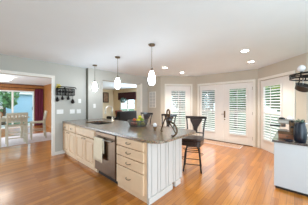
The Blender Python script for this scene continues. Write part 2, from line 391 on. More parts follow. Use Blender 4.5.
def carcass(root, y0, y1, mullion=True):
    c = MB(); t = .018
    c.box(XF+.02, XB, y0, y0+t, .0, .64 if y0 > 3 else ZC).box(XF+.02, XB, y1-t, y1, .0, .64 if y1 < 4 else ZC).box(XF+.02, XB, y0+t, y1-t, .09, .11).box(XB-t, XB, y0+t, y1-t, .11, .64)
    c.box(XF, XF+.02, y0, y0+.03, .09, ZC).box(XF, XF+.02, y1-.03, y1, .09, ZC).box(XF, XF+.02, y0+.03, y1-.03, .09, .12).box(XF, XF+.02, y0+.03, y1-.03, ZC-.025, ZC).box(XF, XF+.02, y0+.03, y1-.03, .66, .69)
    if mullion: c.box(XF, XF+.02, (y0+y1)/2-.02, (y0+y1)/2+.02, .12, .66)
    c.build('cabinet_body', M_cream, root, bevel=.002)
    MB().box(XF+.035, XF+.05, y0+t, y1-t, 0, .09).build('toe_board', M_cream, root)
def door_cab(y0, y1, label, drawers):
    root = thing('base_cabinet', label, 'cabinet', ((XF+XB)/2, (y0+y1)/2, 0), group=None)
    carcass(root, y0, y1); ym = (y0+y1)/2
    for a, b, kn in ((y0+.012, ym-.006, ym-.035), (ym+.006, y1-.012, ym+.035)):
        m = MB(); raised(m, a, b, .105, .655, XF); d = m.build('cabinet_door', M_cream, root, bevel=.002)
        m = MB(); pull(m, kn+(-.02 if kn < ym else .02), .625, XF-.028, .06); tag(m.build('pull', M_pewter, d), 'dark pewter pull')
    if drawers:
        for a, b in ((y0+.012, ym-.006), (ym+.006, y1-.012)):
            m = MB(); raised(m, a, b, .67, ZC-.012, XF); d = m.build('drawer', M_cream, root, bevel=.002)
            m = MB(); pull(m, (a+b)/2, .75, XF-.028); tag(m.build('pull', M_pewter, d), 'dark pewter pull')
    else:
        m = MB(); raised(m, y0+.012, y1-.012, .67, ZC-.012, XF); m.build('false_front', M_cream, root, bevel=.002)
    return root
door_cab(3.872, 4.725, 'cream two door base cabinet with twin drawers, against the gray wall', True)
door_cab(2.922, 3.868, 'cream sink base cabinet with plain false front, next to the dishwasher', False)
# drawer base
root = thing('drawer_cabinet', 'cream base cabinet with four stacked drawers at the near end of the peninsula', 'cabinet', ((XF+XB)/2, 1.88, 0))
y0, y1 = 1.512, 2.208
c = MB(); t = .018
c.box(XF+.02, XB, y0, y0+t, 0, ZC).box(XF+.02, XB, y1-t, y1, 0, ZC).box(XF+.02, XB, y0+t, y1-t, .09, .11).box(XB-t, XB, y0+t, y1-t, .11, ZC)
c.box(XF, XF+.02, y0, y1, .085, ZC)
c.build('cabinet_body', M_cream, root, bevel=.002)
MB().box(XF+.012, XF+.028, y0, y1, 0, .082).build('toe_board', M_cream, root)
for a, b in ((.10, .385), (.40, .545), (.56, .70), (.715, .842)):
    m = MB(); m.box(XF-.028, XF, y0+.045, y1-.02, a, b); d = m.build('drawer', M_cream, root, bevel=.004)
    m = MB(); pull(m, 1.875, (a+b)/2, XF-.028, .10); tag(m.build('pull', M_pewter, d), 'dark pewter pull')
# dishwasher
root = thing('dishwasher', 'stainless steel dishwasher between the drawers and the sink cabinet', 'dishwasher', (1.8, 2.59, 0))
y0, y1 = 2.225, 2.905
MB().box(XF+.03, XB-.04, y0+.01, y1-.01, .10, .84).build('tub', M_slot, root)
MB().box(XF-.03, XF+.028, y0+.004, y1-.004, .11, .765).build('door', M_steel, root, bevel=.006)
MB().box(XF-.03, XF+.028, y0+.004, y1-.004, .77, .842).build('control_panel', M_steel, root, bevel=.006)
MB().tube([(XF-.03, y0+.07, .735), (XF-.075, y0+.07, .735)], .010).tube([(XF-.03, y1-.07, .735), (XF-.075, y1-.07, .735)], .010).tube([(XF-.075, y0+.04, .735), (XF-.075, y1-.04, .735)], .012, 10).build('handle', M_steel2, root)
tag(MB().box(XF+.04, XF+.06, y0+.01, y1-.01, 0, .10).build('toe_board', M_shadowgap, root), 'dark toe board')
# towel over the handle
def towel():
    m = MB(); xh = XF-.075; ya, yb = 2.53, 2.83
    prof = [(xh+.020, .48), (xh+.020, .60), (xh+.018, .70), (xh+.015, .744), (xh, .754), (xh-.016, .742), (xh-.021, .66), (xh-.022, .55), (xh-.022, .42), (xh-.023, .33)]
    n = 8; th = .005
    for sgn in (0, 1):
        pass
    rings = []
    for j in range(n+1):
        y = ya+(yb-ya)*j/n; wv = .004*math.sin(j*1.7)
        outer = [(x-wv*(.2 if i < 6 else 1), z) for i, (x, z) in enumerate(prof)]
        loop = []
        for i, (x, z) in enumerate(outer):
            a = outer[max(i-1, 0)]; b = outer[min(i+1, len(outer)-1)]; dx, dz = b[0]-a[0], b[1]-a[1]; l = math.hypot(dx, dz)
            loop.append((x, z, -dz/l*th, dx/l*th))
        rings.append([m._v((x, y, z)) for x, z, _, _ in loop] + [m._v((x+nx, y, z+nz)) for x, z, nx, nz in reversed(loop)])
    for A, B in zip(rings, rings[1:]):
        k = len(A)
        for i in range(k): m._f([A[i], A[(i+1)%k], B[(i+1)%k], B[i]], True)
    m._f(rings[0]); m._f(rings[-1][::-1])
    return m
tag(towel().build('dish_towel', M_towel, base=(XF-.08, 2.70, .33)), 'cream dish towel draped over the dishwasher handle', 'towel')
# end panel: white, vertical fluted boards, plinth
root = thing('end_panel', 'white paneled end board of the kitchen peninsula with vertical grooves', 'panel', (1.95, 1.49, 0))
MB().box(1.53, 2.37, 1.49, 1.508, .085, ZC).build('panel_board', M_panel, root)
st = MB(); xs = [(1.53, .045), (1.605, .10), (1.735, .035), (1.80, .10), (1.93, .035), (1.995, .10), (2.125, .035), (2.19, .10), (2.325, .045)]
for x, w in xs: st.box(x-.005, x+w+.005, 1.478, 1.49, .085, ZC)
st.build('board_strips', M_panel, root, bevel=.006)
MB().box(1.53, 2.08, 1.462, 1.508, 0, .083).build('plinth', M_panel, root, bevel=.004)
MB().box(2.16, 2.31, 1.462, 1.508, 0, .083).build('plinth', M_panel, root, bevel=.004)
# back panel of the peninsula (stool side)
root = thing('back_panel', 'white board on the stool side of the peninsula under the overhang', 'panel', (2.34, 3.0, 0))
MB().box(2.34, 2.37, 1.51, 4.59, .10, ZC).build('panel_board', M_panel, root)
MB().box(2.29, 2.31, 1.51, 4.59, 0, .10).build('toe_board', M_panel, root)
# worktop
ZT = .89
outer = [(1.5, 4.725), (1.5, 1.49)] + arc((1.70, 1.49), .20, math.pi, 1.5*math.pi, 8)[1:] + arc((2.50, 1.44), .15, 1.5*math.pi, 2*math.pi, 8) + [(2.65, 4.595), (2.155, 4.595), (2.155, 4.725)]
hole = rrect(1.80, 2.25, 3.34, 4.06, .06)
tag(MB().slab(outer, hole, ZC+.003, ZT).build('countertop', M_granite, base=(2.07, 3.0, ZC), bevel=.006), 'long speckled granite worktop with rounded corners over the peninsula', 'worktop')
# sink basin
root = thing('kitchen_sink', 'steel undermount sink bowl set into the granite worktop', 'sink', (2.02, 3.70, .66))
s_ = MB(); o = rrect(1.795, 2.255, 3.335, 4.065, .065); i_ = rrect(1.812, 2.238, 3.352, 4.048, .055); fl = rrect(1.83, 2.22, 3.37, 4.03, .05)
ro = [[s_._v((x, y, z)) for x, y in lp] for lp, z in ((o, ZC), (o, .66), )]
ri = [[s_._v((x, y, z)) for x, y in lp] for lp, z in ((i_, ZC), (fl, .68))]
n = len(o)
for A, B in ((ro[1], ro[0]), (ro[0], ri[0]), (ri[0], ri[1])):
    for k in range(n): s_._f([A[k], A[(k+1)%n], B[(k+1)%n], B[k]])
s_._f(ro[1][::-1]); s_._f(ri[1])
s_.build('bowl', M_bowlsteel, root)
MB().lathe([(.045, 0), (.045, .004), (.02, .005), (.02, .002)], (2.02, 3.70, .681), 16).build('drain', M_steel2, root)
# faucet
root = thing('faucet', 'brushed nickel gooseneck faucet behind the sink', 'faucet', (2.42, 3.72, ZT))
MB().lathe([(.032, 0), (.032, .008), (.022, .014), (.019, .10), (.015, .11)], (2.42, 3.72, ZT), 16).build('base', M_nickel, root)
gp = [(2.42, 3.72, ZT+.10), (2.42, 3.72, ZT+.30)] + [(2.42-.10+.10*math.cos(a), 3.72, ZT+.31+.10*math.sin(a)) for a in [math.pi*k/10 for k in range(11)]] + [(2.215, 3.72, ZT+.26)]
MB().tube(gp, .018, 10).build('neck', M_nickel, root)
MB().lathe([(.014, .06), (.02, .04), (.021, 0), (.016, -.01)], (2.213, 3.72, ZT+.215), 12).build('spray_head', M_nickel, root)
MB().tube([(2.42, 3.72, ZT+.07), (2.43, 3.66, ZT+.085), (2.44, 3.60, ZT+.11)], [.011, .008, .006]).build('lever', M_nickel, root)

# ------------------------------------------------------------------ things on the worktop
# fruit basket
bx, by = 2.28, 2.52
root = thing('wire_basket', 'dark oval wire basket of fruit on the granite worktop', 'basket', (bx, by, ZT))
b = MB(M=Matrix.Translation((bx, by, ZT)) @ Matrix.Rotation(R(-48), 4, 'Z'))
def ring(r, z, sy=.72): return [(r*math.cos(2*math.pi*k/28), sy*r*math.sin(2*math.pi*k/28), z) for k in range(28)]
for r, z, w in ((.165, .006, .006), (.178, .026, .005), (.187, .046, .005), (.198, .066, .005), (.206, .086, .005), (.214, .106, .005), (.22, .125, .008)): b.tube(ring(r, z), w, 6, True)
for k in range(36):
    a = 2*math.pi*k/36; ca, sa = math.cos(a), .72*math.sin(a)
    b.tube([(.165*ca, .165*sa, .006), (.198*ca, .198*sa, .065), (.22*ca, .22*sa, .125)], .0055, 5)
for k in range(-5, 6):
    x = k*.03; h = .72*math.sqrt(max(.165**2-x*x, 0)); b.tube([(x, -h, .006), (x, h, .006)], .003, 5)
b.build('wire_frame', M_wire, root)
Mb = Matrix.Translation((bx, by, ZT)) @ Matrix.Rotation(R(-48), 4, 'Z')
fruits = [(-.12, -.03, .052, .043, M_fr, 'orange red'), (-.055, -.075, .05, .04, M_fr, 'orange red'), (.03, -.075, .05, .04, M_fg, 'green'), (.11, -.03, .052, .043, M_fy, 'yellow'), (.075, .06, .052, .042, M_fg, 'green'), (-.02, .075, .05, .04, M_fy, 'yellow'), (-.10, .06, .05, .04, M_fr, 'orange red'), (-.005, -.002, .055, .042, M_fy, 'yellow'),
          (-.075, -.012, .128, .042, M_fr, 'orange red'), (.012, -.035, .130, .044, M_fy, 'yellow'), (.085, .005, .130, .042, M_fg, 'green'), (.02, .045, .132, .042, M_fy, 'yellow'), (.04, .0, .198, .040, M_fy, 'yellow')]
flab = ['orange red fruit low in the left end of the wire basket', 'orange red fruit at the front of the basket floor', 'green fruit low at the front of the wire basket', 'yellow fruit low in the right end of the basket', 'green fruit low at the back right of the basket', 'yellow fruit low at the back of the basket', 'orange red fruit low at the back left of the basket', 'yellow fruit in the middle of the basket floor',
        'orange red fruit in the upper layer, left side of the basket', 'yellow fruit in the upper layer at the front of the basket', 'green fruit in the upper layer, right side of the basket', 'yellow fruit in the upper layer at the back of the basket', 'topmost yellow fruit on the heap in the basket']
for (x, y, z, r, mt, cname), lb in zip(fruits, flab):
    p = Mb @ Vector((x, y, z)); f = MB(); f.ball(p, r, 1, 1, .96, 16)
    fo = tag(f.build('fruit', mt, base=p-Vector((0,0,r*.96))), lb, 'fruit', 'fruit in the wire basket')
    MB().tube([p+Vector((0,0,r*.9)), p+Vector((.004,.002,r*1.18))], .003, 5).build('stem', M_bark, fo)
# small white-capped amber ornament
root = thing('cream_jar', 'small round white topped jar with amber base beside the wrought iron stand', 'jar', (2.12, 1.886, ZT))
MB().lathe([(.022, 0), (.028, .004), (.018, .02), (.030, .045), (.034, .065), (.03, .075)], (2.12, 1.886, ZT), 16).build('base', M_amber, root)
MB().lathe([(.030, .0), (.037, .02), (.034, .045), (.02, .062), (.004, .066)], (2.12, 1.886, ZT+.075), 16).build('cap', M_ceramic, root)
# wrought iron stand with loop on top
def inv(u, v, z):   # point on a horizontal plane through an image position (used while laying out)
    Z = 156*(1.4-z)/(v-102.5); X = (u-154)/156*Z
    return Vector((X*.6691+Z*.7431, -X*.7431+Z*.6691, z))
sa, sb = inv(161, 131.5, ZT), inv(173.5, 137.0, ZT)
mid = (sa+sb)/2; ax = (sb-sa); ax.z = 0; W2_ = ax.length/2; ax.normalize()
root = thing('wrought_iron_stand', 'bronze wrought iron stand with curved legs and ring top on the worktop corner', 'stand', mid)
def lp(a, b, h=0): return mid + ax*a + Vector((-ax.y, ax.x, 0))*b + Vector((0,0,h))
def at(u, v, Z):   # a point at depth Z on the line of sight used for laying out
    X = (u-154)/156*Z; return Vector((X*.6691+Z*.7431, -X*.7431+Z*.6691, 1.4-(v-102.5)*Z/156))
top = at(168, 117.5, 2.48)
fl_ = sa+Vector((0,0,.0135)); fr_ = sb+Vector((0,0,.0135))
MB().tube(spline([fl_+(fr_-fl_).normalized()*.05, fl_, at(162.0, 127.5, 2.66), at(163.8, 122, 2.60), at(165.5, 118.5, 2.53), top], 6), .011, 8).build('leg', M_bronze, root)
MB().tube(spline([fr_-(fr_-fl_).normalized()*.05, fr_, at(176.6, 133.5, 2.30), at(176.9, 129.5, 2.33), at(174.6, 124.8, 2.38), at(170.8, 121.8, 2.43), at(168.2, 120, 2.47), top], 6), .012, 8).build('leg', M_bronze, root)
MB().tube(spline([lp(-.01, .17, .012), lp(-.01, .16, .012), lp(-.01, .11, .10), at(168.0, 121, 2.54), top], 6), .011, 8).build('leg', M_bronze, root)
rc = at(168.2, 113.2, 2.48)
MB().tube([rc+ax*(.046*math.cos(2*math.pi*k/18))+Vector((0,0,.058*math.sin(2*math.pi*k/18))) for k in range(18)], .012, 8, True).build('ring', M_bronze, root)
MB().lathe([(.012, 0), (.035, .02), (.048, .06), (.040, .10), (.014, .125)], at(169.2, 124, 2.49), 16).build('cup', M_wood_dark, root)

# ------------------------------------------------------------------ bar stools
def make_stool():
    root = thing('bar_stool', '', 'stool', (0,0,0), 0, 'bar stools along the peninsula')
    def B(nm, m, mt, **k): return m.build(nm, mt, root, local=True, **k)
    L = Matrix.Rotation(R(14), 4, 'Z')
    B('cushion', MB().prism(rrect(-.205, .205, -.20, .20, .07), .625, .675), M_leather, bevel=.02)
    B('seat_frame', MB().prism(rrect(-.20, .20, -.195, .195, .07), .52, .622), M_wood_dark, bevel=.006)
    B('swivel_plate', MB().lathe([(.13, 0), (.13, .025)], (0,0,.494), 20), M_iron)
    for sx, sy in ((-1,-1), (1,-1), (1,1), (-1,1)):
        p = [L @ Vector(q) for q in ((sx*.10, sy*.10, .505), (sx*.135, sy*.135, .40), (sx*.155, sy*.155, .18), (sx*.175, sy*.175, .0))]
        B('leg', MB().tube(spline(p, 4), .0155, 8), M_iron)
    for h, r_ in ((.15, .157), (.395, .135), (.43, .128)):
        c = [L @ Vector((a*r_, b_*r_, h)) for a, b_ in ((-1,-1), (1,-1), (1,1), (-1,1))]
        for k in range(4): B('footrest', MB().tube([c[k], c[(k+1)%4]], .0085, 6), M_iron)
    for a in (0, 90, 180, 270):
        Q = L @ Matrix.Rotation(R(a), 4, 'Z')
        for zc, rr in ((.26, .04), (.45, .03)):
            B('scroll', MB().tube([Q @ Vector((.16 if zc < .3 else .135, .15-.0+0*k, zc)) + Q.to_3x3() @ Vector((.02+rr*(1-k/22)*math.cos(k*.5), 0, rr*(1-k/22)*math.sin(k*.5))) for k in range(18)], .005, 6), M_iron)
    for sx in (-1, 1):
        B('back_post', MB().tube(spline([(sx*.175, .185, .56), (sx*.175, .205, .70), (sx*.19, .225, .90), (sx*.215, .255, 1.06)], 5), .017, 8), M_wood_dark)
    tr = MB(); n = 12
    for i in range(n):
        xa, xb = -.235+.47*i/n, -.235+.47*(i+1)/n
        f = lambda x: .262-.0+.03*(1-(x/.235)**2)
        tr.frustum([(xa, f(xa)-.014, 1.035), (xb, f(xb)-.014, 1.035), (xb, f(xb)+.014, 1.035), (xa, f(xa)+.014, 1.035)],
                   [(xa, f(xa)-.014, 1.09), (xb, f(xb)-.014, 1.09), (xb, f(xb)+.014, 1.09), (xa, f(xa)+.014, 1.09)])
    B('top_rail', tr, M_wood_dark)
    B('lower_rail', MB().tube([(-.18, .208, .735), (.18, .208, .735)], .013, 8), M_wood_dark)
    sp = MB(); prof = [(.735, .05), (.79, .042), (.85, .055), (.92, .09), (.98, .125), (1.035, .14)]
    for (za, wa), (zb, wb) in zip(prof, prof[1:]):
        ya = .205+(za-.735)*.26; yb = .205+(zb-.735)*.26
        sp.frustum([(-wa, ya-.008, za), (wa, ya-.008, za), (wa, ya+.008, za), (-wa, ya+.008, za)], [(-wb, yb-.008, zb), (wb, yb-.008, zb), (wb, yb+.008, zb), (-wb, yb+.008, zb)])
    B('back_splat', sp, M_wood_dark)
    return root
st3 = make_stool()
st3['label'] = 'dark bar stool nearest the camera, beyond the right end of the peninsula'
st3.location = (2.995, 1.60, 0); st3.rotation_euler = (0,0,R(-78))
dup(st3, (3.12, 2.48, 0), R(-84), 'dark bar stool behind the wrought iron stand, middle of the three')
dup(st3, (3.16, 3.36, 0), R(-84), 'dark bar stool behind the fruit basket, farthest of the three')

# ------------------------------------------------------------------ pendants and ceiling lights
def pendant(x, y, label):
    root = thing('pendant_light', label, 'pendant light', (x, y, 1.715), 0, 'pendant lights above the peninsula')
    def B(nm, m, mt): return m.build(nm, mt, root)
    B('canopy', MB().lathe([(.02, -.03), (.055, -.022), (.062, 0)], (x, y, 2.439), 20), M_pewter)
    B('rod', MB().tube([(x, y, 2.41), (x, y, 2.0)], .004, 6), M_pewter)
    B('socket', MB().lathe([(.02, 0), (.022, .03), (.014, .05)], (x, y, 1.965), 14), M_pewter)
    B('glass_shade', MB().lathe([(.030, 0), (.046, .015), (.059, .05), (.064, .09), (.060, .14), (.049, .19), (.034, .23), (.022, .25)], (x, y, 1.715), 24), M_lamp)
    return root
pendant(2.05, 1.90, 'white glass pendant light nearest the camera, over the peninsula end')
pendant(2.09, 3.00, 'white glass pendant light, middle of the three over the peninsula')
pendant(2.12, 4.12, 'white glass pendant light over the sink end, farthest of the three')
def onceil(u, v): return inv2(u, v)
def inv2(u, v):
    Z = 156*1.04/(102.5-v); X = (u-154)/156*Z
    return (X*.6691+Z*.7431, -X*.7431+Z*.6691)
for u, v, lb in ((245, 50.5, 'recessed ceiling light nearest the camera on the right'), (251, 61.5, 'recessed ceiling light before the right bay window'), (165, 67.5, 'recessed ceiling light near the middle pendant, left of the pair'), (182, 72.5, 'recessed ceiling light farthest back, before the left bay window')):
    x, y = inv2(u, v)
    root = thing('recessed_light', lb, 'ceiling light', (x, y, 2.43), 0, 'recessed lights in the kitchen ceiling')
    MB().lathe([(.075, 0), (.085, .003), (.085, .008)], (x, y, 2.431), 24).build('trim_ring', M_plate, root)
    MB().lathe([(.062, 0), (.062, .003)], (x, y, 2.427), 20).build('lens', M_can, root)
    ld = bpy.data.lights.new('recessed bulb', 'SPOT'); ld.energy = 75; ld.spot_size = R(115); ld.spot_blend = .6; ld.color = (1, .91, .76); ld.shadow_soft_size = .06
    lo = bpy.data.objects.new('recessed bulb', ld); COL.objects.link(lo); lo.location = (x, y, 2.41)
x, y = .55, 8.7
root = thing('ceiling_lamp', 'round frosted bowl lamp on the dining room ceiling', 'ceiling light', (x, y, 2.2))
MB().lathe([(.12, 0), (.13, .03)], (x, y, 2.408), 24).build('canopy', M_nickel, root)
MB().lathe([(.02, 0), (.18, .03), (.29, .09), (.33, .16), (.31, .165)], (x, y, 2.24), 32).build('lamp_bowl', M_bowl, root)
MB().lathe([(.02, 0), (.02, .05)], (x, y, 2.36), 10).build('stem', M_nickel, root)

# ------------------------------------------------------------------ wall plates, wall rack
def plate(name, x, z, w, h, label, yw, gangs):
    root = tag(MB().box(x-w/2, x+w/2, yw-.007, yw, z-h/2, z+h/2).build(name, M_plate, base=(x, yw, z-h/2), bevel=.002), label, 'switch' if gangs else 'outlet', 'white wall plates')
    for k in range(max(gangs, 1)):
        cx = x+(k-(max(gangs,1)-1)/2)*.046
        if gangs: MB().box(cx-.014, cx+.014, yw-.011, yw-.007, z-.032, z+.032).build('rocker', M_plate, root)
        else:
            for dz in (-.022, .022): MB().box(cx-.014, cx+.014, yw-.009, yw-.007, z+dz-.015, z+dz+.015).build('socket', M_plate, root)
def onw(u, v, yw):
    t = (u-154)/156; x = (.7431*yw+.6691*yw*t)/(.6691-.7431*t); Z = .7431*x+.6691*yw
    return x, 1.4-(v-102.5)*Z/156
for (u, v, w, h, g, lb, nm) in ((60, 111.7, .165, .118, 3, 'wide white switch plate nearest the dining room opening', 'wall_switch'), (72.3, 111.5, .13, .118, 2, 'white double switch plate, middle of the lower row on the gray wall', 'wall_switch'), (78.7, 111.3, .12, .118, 0, 'white outlet plate low on the gray wall near the dark wall corner', 'wall_outlet'), (79.6, 101, .08, .125, 1, 'single white switch plate higher on the gray wall', 'wall_switch')):
    x, z = onw(u, v, yW1); plate(nm, x, z, w, h, lb, yW1, g)
x, z = onw(94.5, 105.8, yW2); plate('wall_switch', x, z, .08, .125, 'single white switch plate under the farthest pendant', yW2, 1)
# wall rack
x0, zt = onw(56, 87.5, yW1); x1, zb = onw(73, 94, yW1)
zt, zb = 1.78, 1.60
root = thing('wall_rack', 'black wrought iron wall rack with hanging trinkets and yellow blossoms', 'wall rack', ((x0+x1)/2, yW1, zb))
r_ = MB()
for z in (zt, zb, (zt+zb)/2):
    r_.tube([(x0, yW1-.012, z), (x0, yW1-.11, z), (x1, yW1-.11, z), (x1, yW1-.012, z)], .009, 6)
    r_.tube([(x0, yW1-.012, z), (x1, yW1-.012, z)], .009, 6)
n = 11
for k in range(n+1):
    x = x0+(x1-x0)*k/n; r_.tube([(x, yW1-.11, zb), (x, yW1-.11, zt)], .009 if k % 5 else .014, 6)
    if k in (0, 5, n): r_.tube([(x, yW1-.012, zb), (x, yW1-.012, zt)], .009, 6)
r_.build('iron_frame', M_iron, root)
r_ = MB()
for k in range(5):
    c = (x0+(x1-x0)*(.12+.19*k)); s = .035
    r_.tube([(c+s*(1-j/20)*math.cos(j*.6), yW1-.112, (zt+zb)/2+s*(1-j/20)*math.sin(j*.6)) for j in range(17)], .006, 5)
r_.build('scrolls', M_iron, root)
tp = MB()
for (f, w) in ((.22, .10), (.75, .16)):
    xc = x0+(x1-x0)*f; tp.tube([(xc-w, yW1-.10, zt), (xc-w*.8, yW1-.10, zt+.045), (xc+w*.8, yW1-.10, zt+.045), (xc+w, yW1-.10, zt)], .012, 6)
tp.build('top_bar', M_iron, root)
hk = MB()
for f, dz in ((.03, .14), (.32, .10), (.66, .10), (.93, .19)):
    xc = x0+(x1-x0)*f; hk.tube([(xc, yW1-.06, zb), (xc, yW1-.06, zb-dz+.05)], .004, 5)
hk.build('hooks', M_iron, root)
for f, dz, s in ((.03, .14, .040), (.32, .10, .034), (.66, .10, .034), (.93, .19, .045)):
    xc = x0+(x1-x0)*f
    tk = thing('hanging_trinket', {.03: 'dark trinket on the leftmost hook under the wall rack', .32: 'small dark trinket on the second hook under the wall rack', .66: 'small dark trinket on the third hook under the wall rack', .93: 'dark trinket hanging lowest, on the right hook of the wall rack'}[f], 'ornament', (xc, yW1-.06, zb-dz-s), 0, 'trinkets under the wall rack')
    MB().lathe([(.008, .05+s), (s*.7, .03+s*.6), (s, s*.3), (s*.9, -s*.3), (s*.5, -s*.9)], (xc, yW1-.06, zb-dz), 12).build('cup', M_iron, tk)
    MB().tube([(xc+s*.8, yW1-.06, zb-dz+.02), (xc+s*1.5, yW1-.06, zb-dz+.01), (xc+s*.8, yW1-.06, zb-dz-.02)], .005, 5).build('handle', M_iron, tk)
fl = thing('blossom_bunch', 'small bunch of yellow blossoms on the left end of the wall rack', 'flowers', (x0+.05, yW1-.06, zt))
pm = MB()
for k in range(14): pm.ball((x0+.05+random.uniform(-.05,.05), yW1-.06+random.uniform(-.03,.03), zt+.05+random.uniform(-.03,.05)), .018, seg=8)
pm.build('petals', M_yel, fl)
MB().tube([(x0+.05, yW1-.06, zt-.10), (x0+.05, yW1-.06, zt+.05)], .008, 6).build('stem', M_leaf2, fl)
# thermometer-like framed sign on the narrow greige wall: a white slatted plaque
M = frame(P[0], P[1])
t_ = thing('wall_plaque', 'narrow white louvered plaque on the greige wall left of the bay', 'plaque', M @ Vector((.33, 0, 1.35)))
def ond(u):   # along wall_back
    t = (u-154)/156; y = (.6691*4.72-.7431*4.72*t)/(.7431+.6691*t); return 4.60-y
sa_, sb_ = ond(149.6), ond(156.0)
zA, zB = 1.4-(107.6-102.5)*6.4/156, 1.4-(91.8-102.5)*6.4/156
MB(M).box(sa_, sb_, -.02, -.001, zA, zB).build('board', M_white, t_, bevel=.004)
for k in range(5):
    for j_ in range(2):
        pw = (sb_-sa_-.07)/2; a_ = sa_+.025+j_*(pw+.02); ph = (zB-zA-.05-4*.018)/5; z_ = zA+.025+k*(ph+.018)
        tag(MB(M).box(a_, a_+pw, -.0215, -.02, z_, z_+ph).build('inset', M_plaquegray, t_), 'pale gray inset')

# ------------------------------------------------------------------ dining room
rg = thing('area_rug', 'pale rug on the dining room floor under the table', 'rug', (.6, 7.6, 0))
MB().box(-1.0, 2.15, 6.75, 8.6, .001, .012).build('pile', M_rug, rg)
MB().box(-1.02, 2.17, 6.73, 8.62, .0005, .006).build('border', M_mat, rg)
FZ = .012
tb = thing('dining_table', 'pale counter height dining table seen through the left opening', 'table', (.40, 7.5, FZ))
MB().box(-.45, 1.16, 6.95, 8.0, .86, .90).build('tabletop', M_tabletop, tb, bevel=.006)
MB().box(-.38, 1.09, 7.02, 7.93, .77, .86).build('apron', M_chair, tb)
for sx in (-.36, 1.07):
    for sy in (7.04, 7.91): MB().box(sx-.04, sx+.04, sy-.04, sy+.04, FZ, .80).build('leg', M_chair, tb, bevel=.006)
tag(MB().box(.0, .7, 7.25, 7.7, .14, .19).build('shelf', M_wood_dark, tb), 'dark low shelf') if False else None
def make_chair():
    root = thing('dining_chair', '', 'chair', (0,0,0), 0, 'counter height chairs at the dining table')
    def B(nm, m, mt=M_chair, **k): return m.build(nm, mt, root, local=True, **k)
    w = .27
    B('seat', MB().prism(rrect(-w, w, -.24, .22, .03), .60, .64), bevel=.008)
    for sx in (-1, 1):
        B('leg', MB().box(sx*(w-.035)-.022, sx*(w-.035)+.022, -.225, -.18, 0, .60), bevel=.004)
        B('leg', MB().frustum([(sx*(w-.03)-.022, .22, 0), (sx*(w-.03)+.022, .22, 0), (sx*(w-.03)+.022, .265, 0), (sx*(w-.03)-.022, .265, 0)], [(sx*(w-.03)-.022, .18, .62), (sx*(w-.03)+.022, .18, .62), (sx*(w-.03)+.022, .225, .62), (sx*(w-.03)-.022, .225, .62)]), bevel=.004)
        B('back_post', MB().frustum([(sx*(w-.03)-.022, .18, .64), (sx*(w-.03)+.022, .18, .64), (sx*(w-.03)+.022, .225, .64), (sx*(w-.03)-.022, .225, .64)], [(sx*(w-.03)-.022, .25, 1.04), (sx*(w-.03)+.022, .25, 1.04), (sx*(w-.03)+.022, .285, 1.04), (sx*(w-.03)-.022, .285, 1.04)]), bevel=.004)
    B('top_rail', MB().box(-w+.0, w, .252, .288, .97, 1.055), bevel=.008)
    B('lower_rail', MB().box(-w+.05, w-.05, .205, .23, .74, .775))
    sl = MB()
    for k in range(5):
        x = (k-2)*.085; sl.frustum([(x-.016, .208, .775), (x+.016, .208, .775), (x+.016, .224, .775), (x-.016, .224, .775)], [(x-.016, .255, .975), (x+.016, .255, .975), (x+.016, .271, .975), (x-.016, .271, .975)])
    B('back_slats', sl)
    s = MB()
    for z in (.22, .40): s.box(-w+.05, w-.05, .215, .235, z, z+.03)
    s.box(-w+.05, w-.05, -.215, -.195, .24, .27)
    for sx in (-1, 1): s.box(sx*(w-.032)-.01, sx*(w-.032)+.01, -.19, .21, .30, .33)
    B('stretcher', s)
    return root
ch = make_chair(); ch.location = (.80, 6.93, FZ); ch.rotation_euler = (0,0,R(180)); ch['label'] = 'white slat back chair with its back to the kitchen, in the dining room'
dup(ch, (1.50, 7.50, FZ), R(-97), 'white chair in side view at the right end of the dining table')
dup(ch, (.16, 6.95, FZ), R(180), 'white dining chair cut off by the left edge of the photo')
# vase of flowers
vx, vy = .40, 7.25
v_ = thing('basket_vase', 'woven brown vase of white flowers on the dining table', 'vase', (vx, vy, .90))
MB().lathe([(.07, 0), (.095, .05), (.10, .11), (.07, .17), (.06, .19), (.05, .19), (.05, .15)], (vx, vy, .90), 18).build('vase', M_straw, v_)
fm = MB(); sm = MB()
for k in range(16):
    a = random.uniform(0, 6.28); r = random.uniform(.02, .13); h = .28+random.uniform(0, .10)
    p = (vx+r*math.cos(a), vy+r*math.sin(a), .90+h); sm.tube([(vx, vy, 1.06), p], .003, 5)
    for j in range(5):
        fm.ball((p[0]+.022*math.cos(j*1.26), p[1]+.022*math.sin(j*1.26), p[2]), .018, sz=.6, seg=8)
sm.build('stems', M_leaf2, v_); fm.build('petals', M_petal, v_)
# curtain
def curtain(name, x0, x1, y, z0, z1, amp=.035, waves=5):
    m = MB(); n = waves*8; th = .012
    fr = [(x0+(x1-x0)*i/n, y+amp*math.sin(2*math.pi*waves*i/n)) for i in range(n+1)]
    poly = fr + [(x, yy+th) for x, yy in reversed(fr)]
    for i in range(n):
        (xa, ya), (xb, yb) = fr[i], fr[i+1]
        m.frustum([(xa, ya, z0), (xb, yb, z0), (xb, yb+th, z0), (xa, ya+th, z0)], [(xa, ya, z1), (xb, yb, z1), (xb, yb+th, z1), (xa, ya+th, z1)])
    bmesh.ops.remove_doubles(m.bm, verts=m.bm.verts, dist=1e-5)
    return m
cu = tag(curtain('c', 2.16, 2.56, 11.46, .03, 2.20).build('curtain', M_curtain, base=(2.36, 11.46, .03)), 'burgundy curtain hanging beside the dining room patio door', 'curtain')
rd = thing('curtain_rod', 'dark curtain rod above the dining room patio door', 'curtain rod', (1.2, 11.46, 2.22))
MB().tube([(-.1, 11.46, 2.225), (2.57, 11.46, 2.225)], .014, 8).build('rod', M_wood_dark, rd)
for bx_ in (.05, 1.2, 2.5): MB().tube([(bx_, 11.46, 2.225), (bx_, 11.55, 2.225)], .009, 6).build('bracket', M_wood_dark, rd)

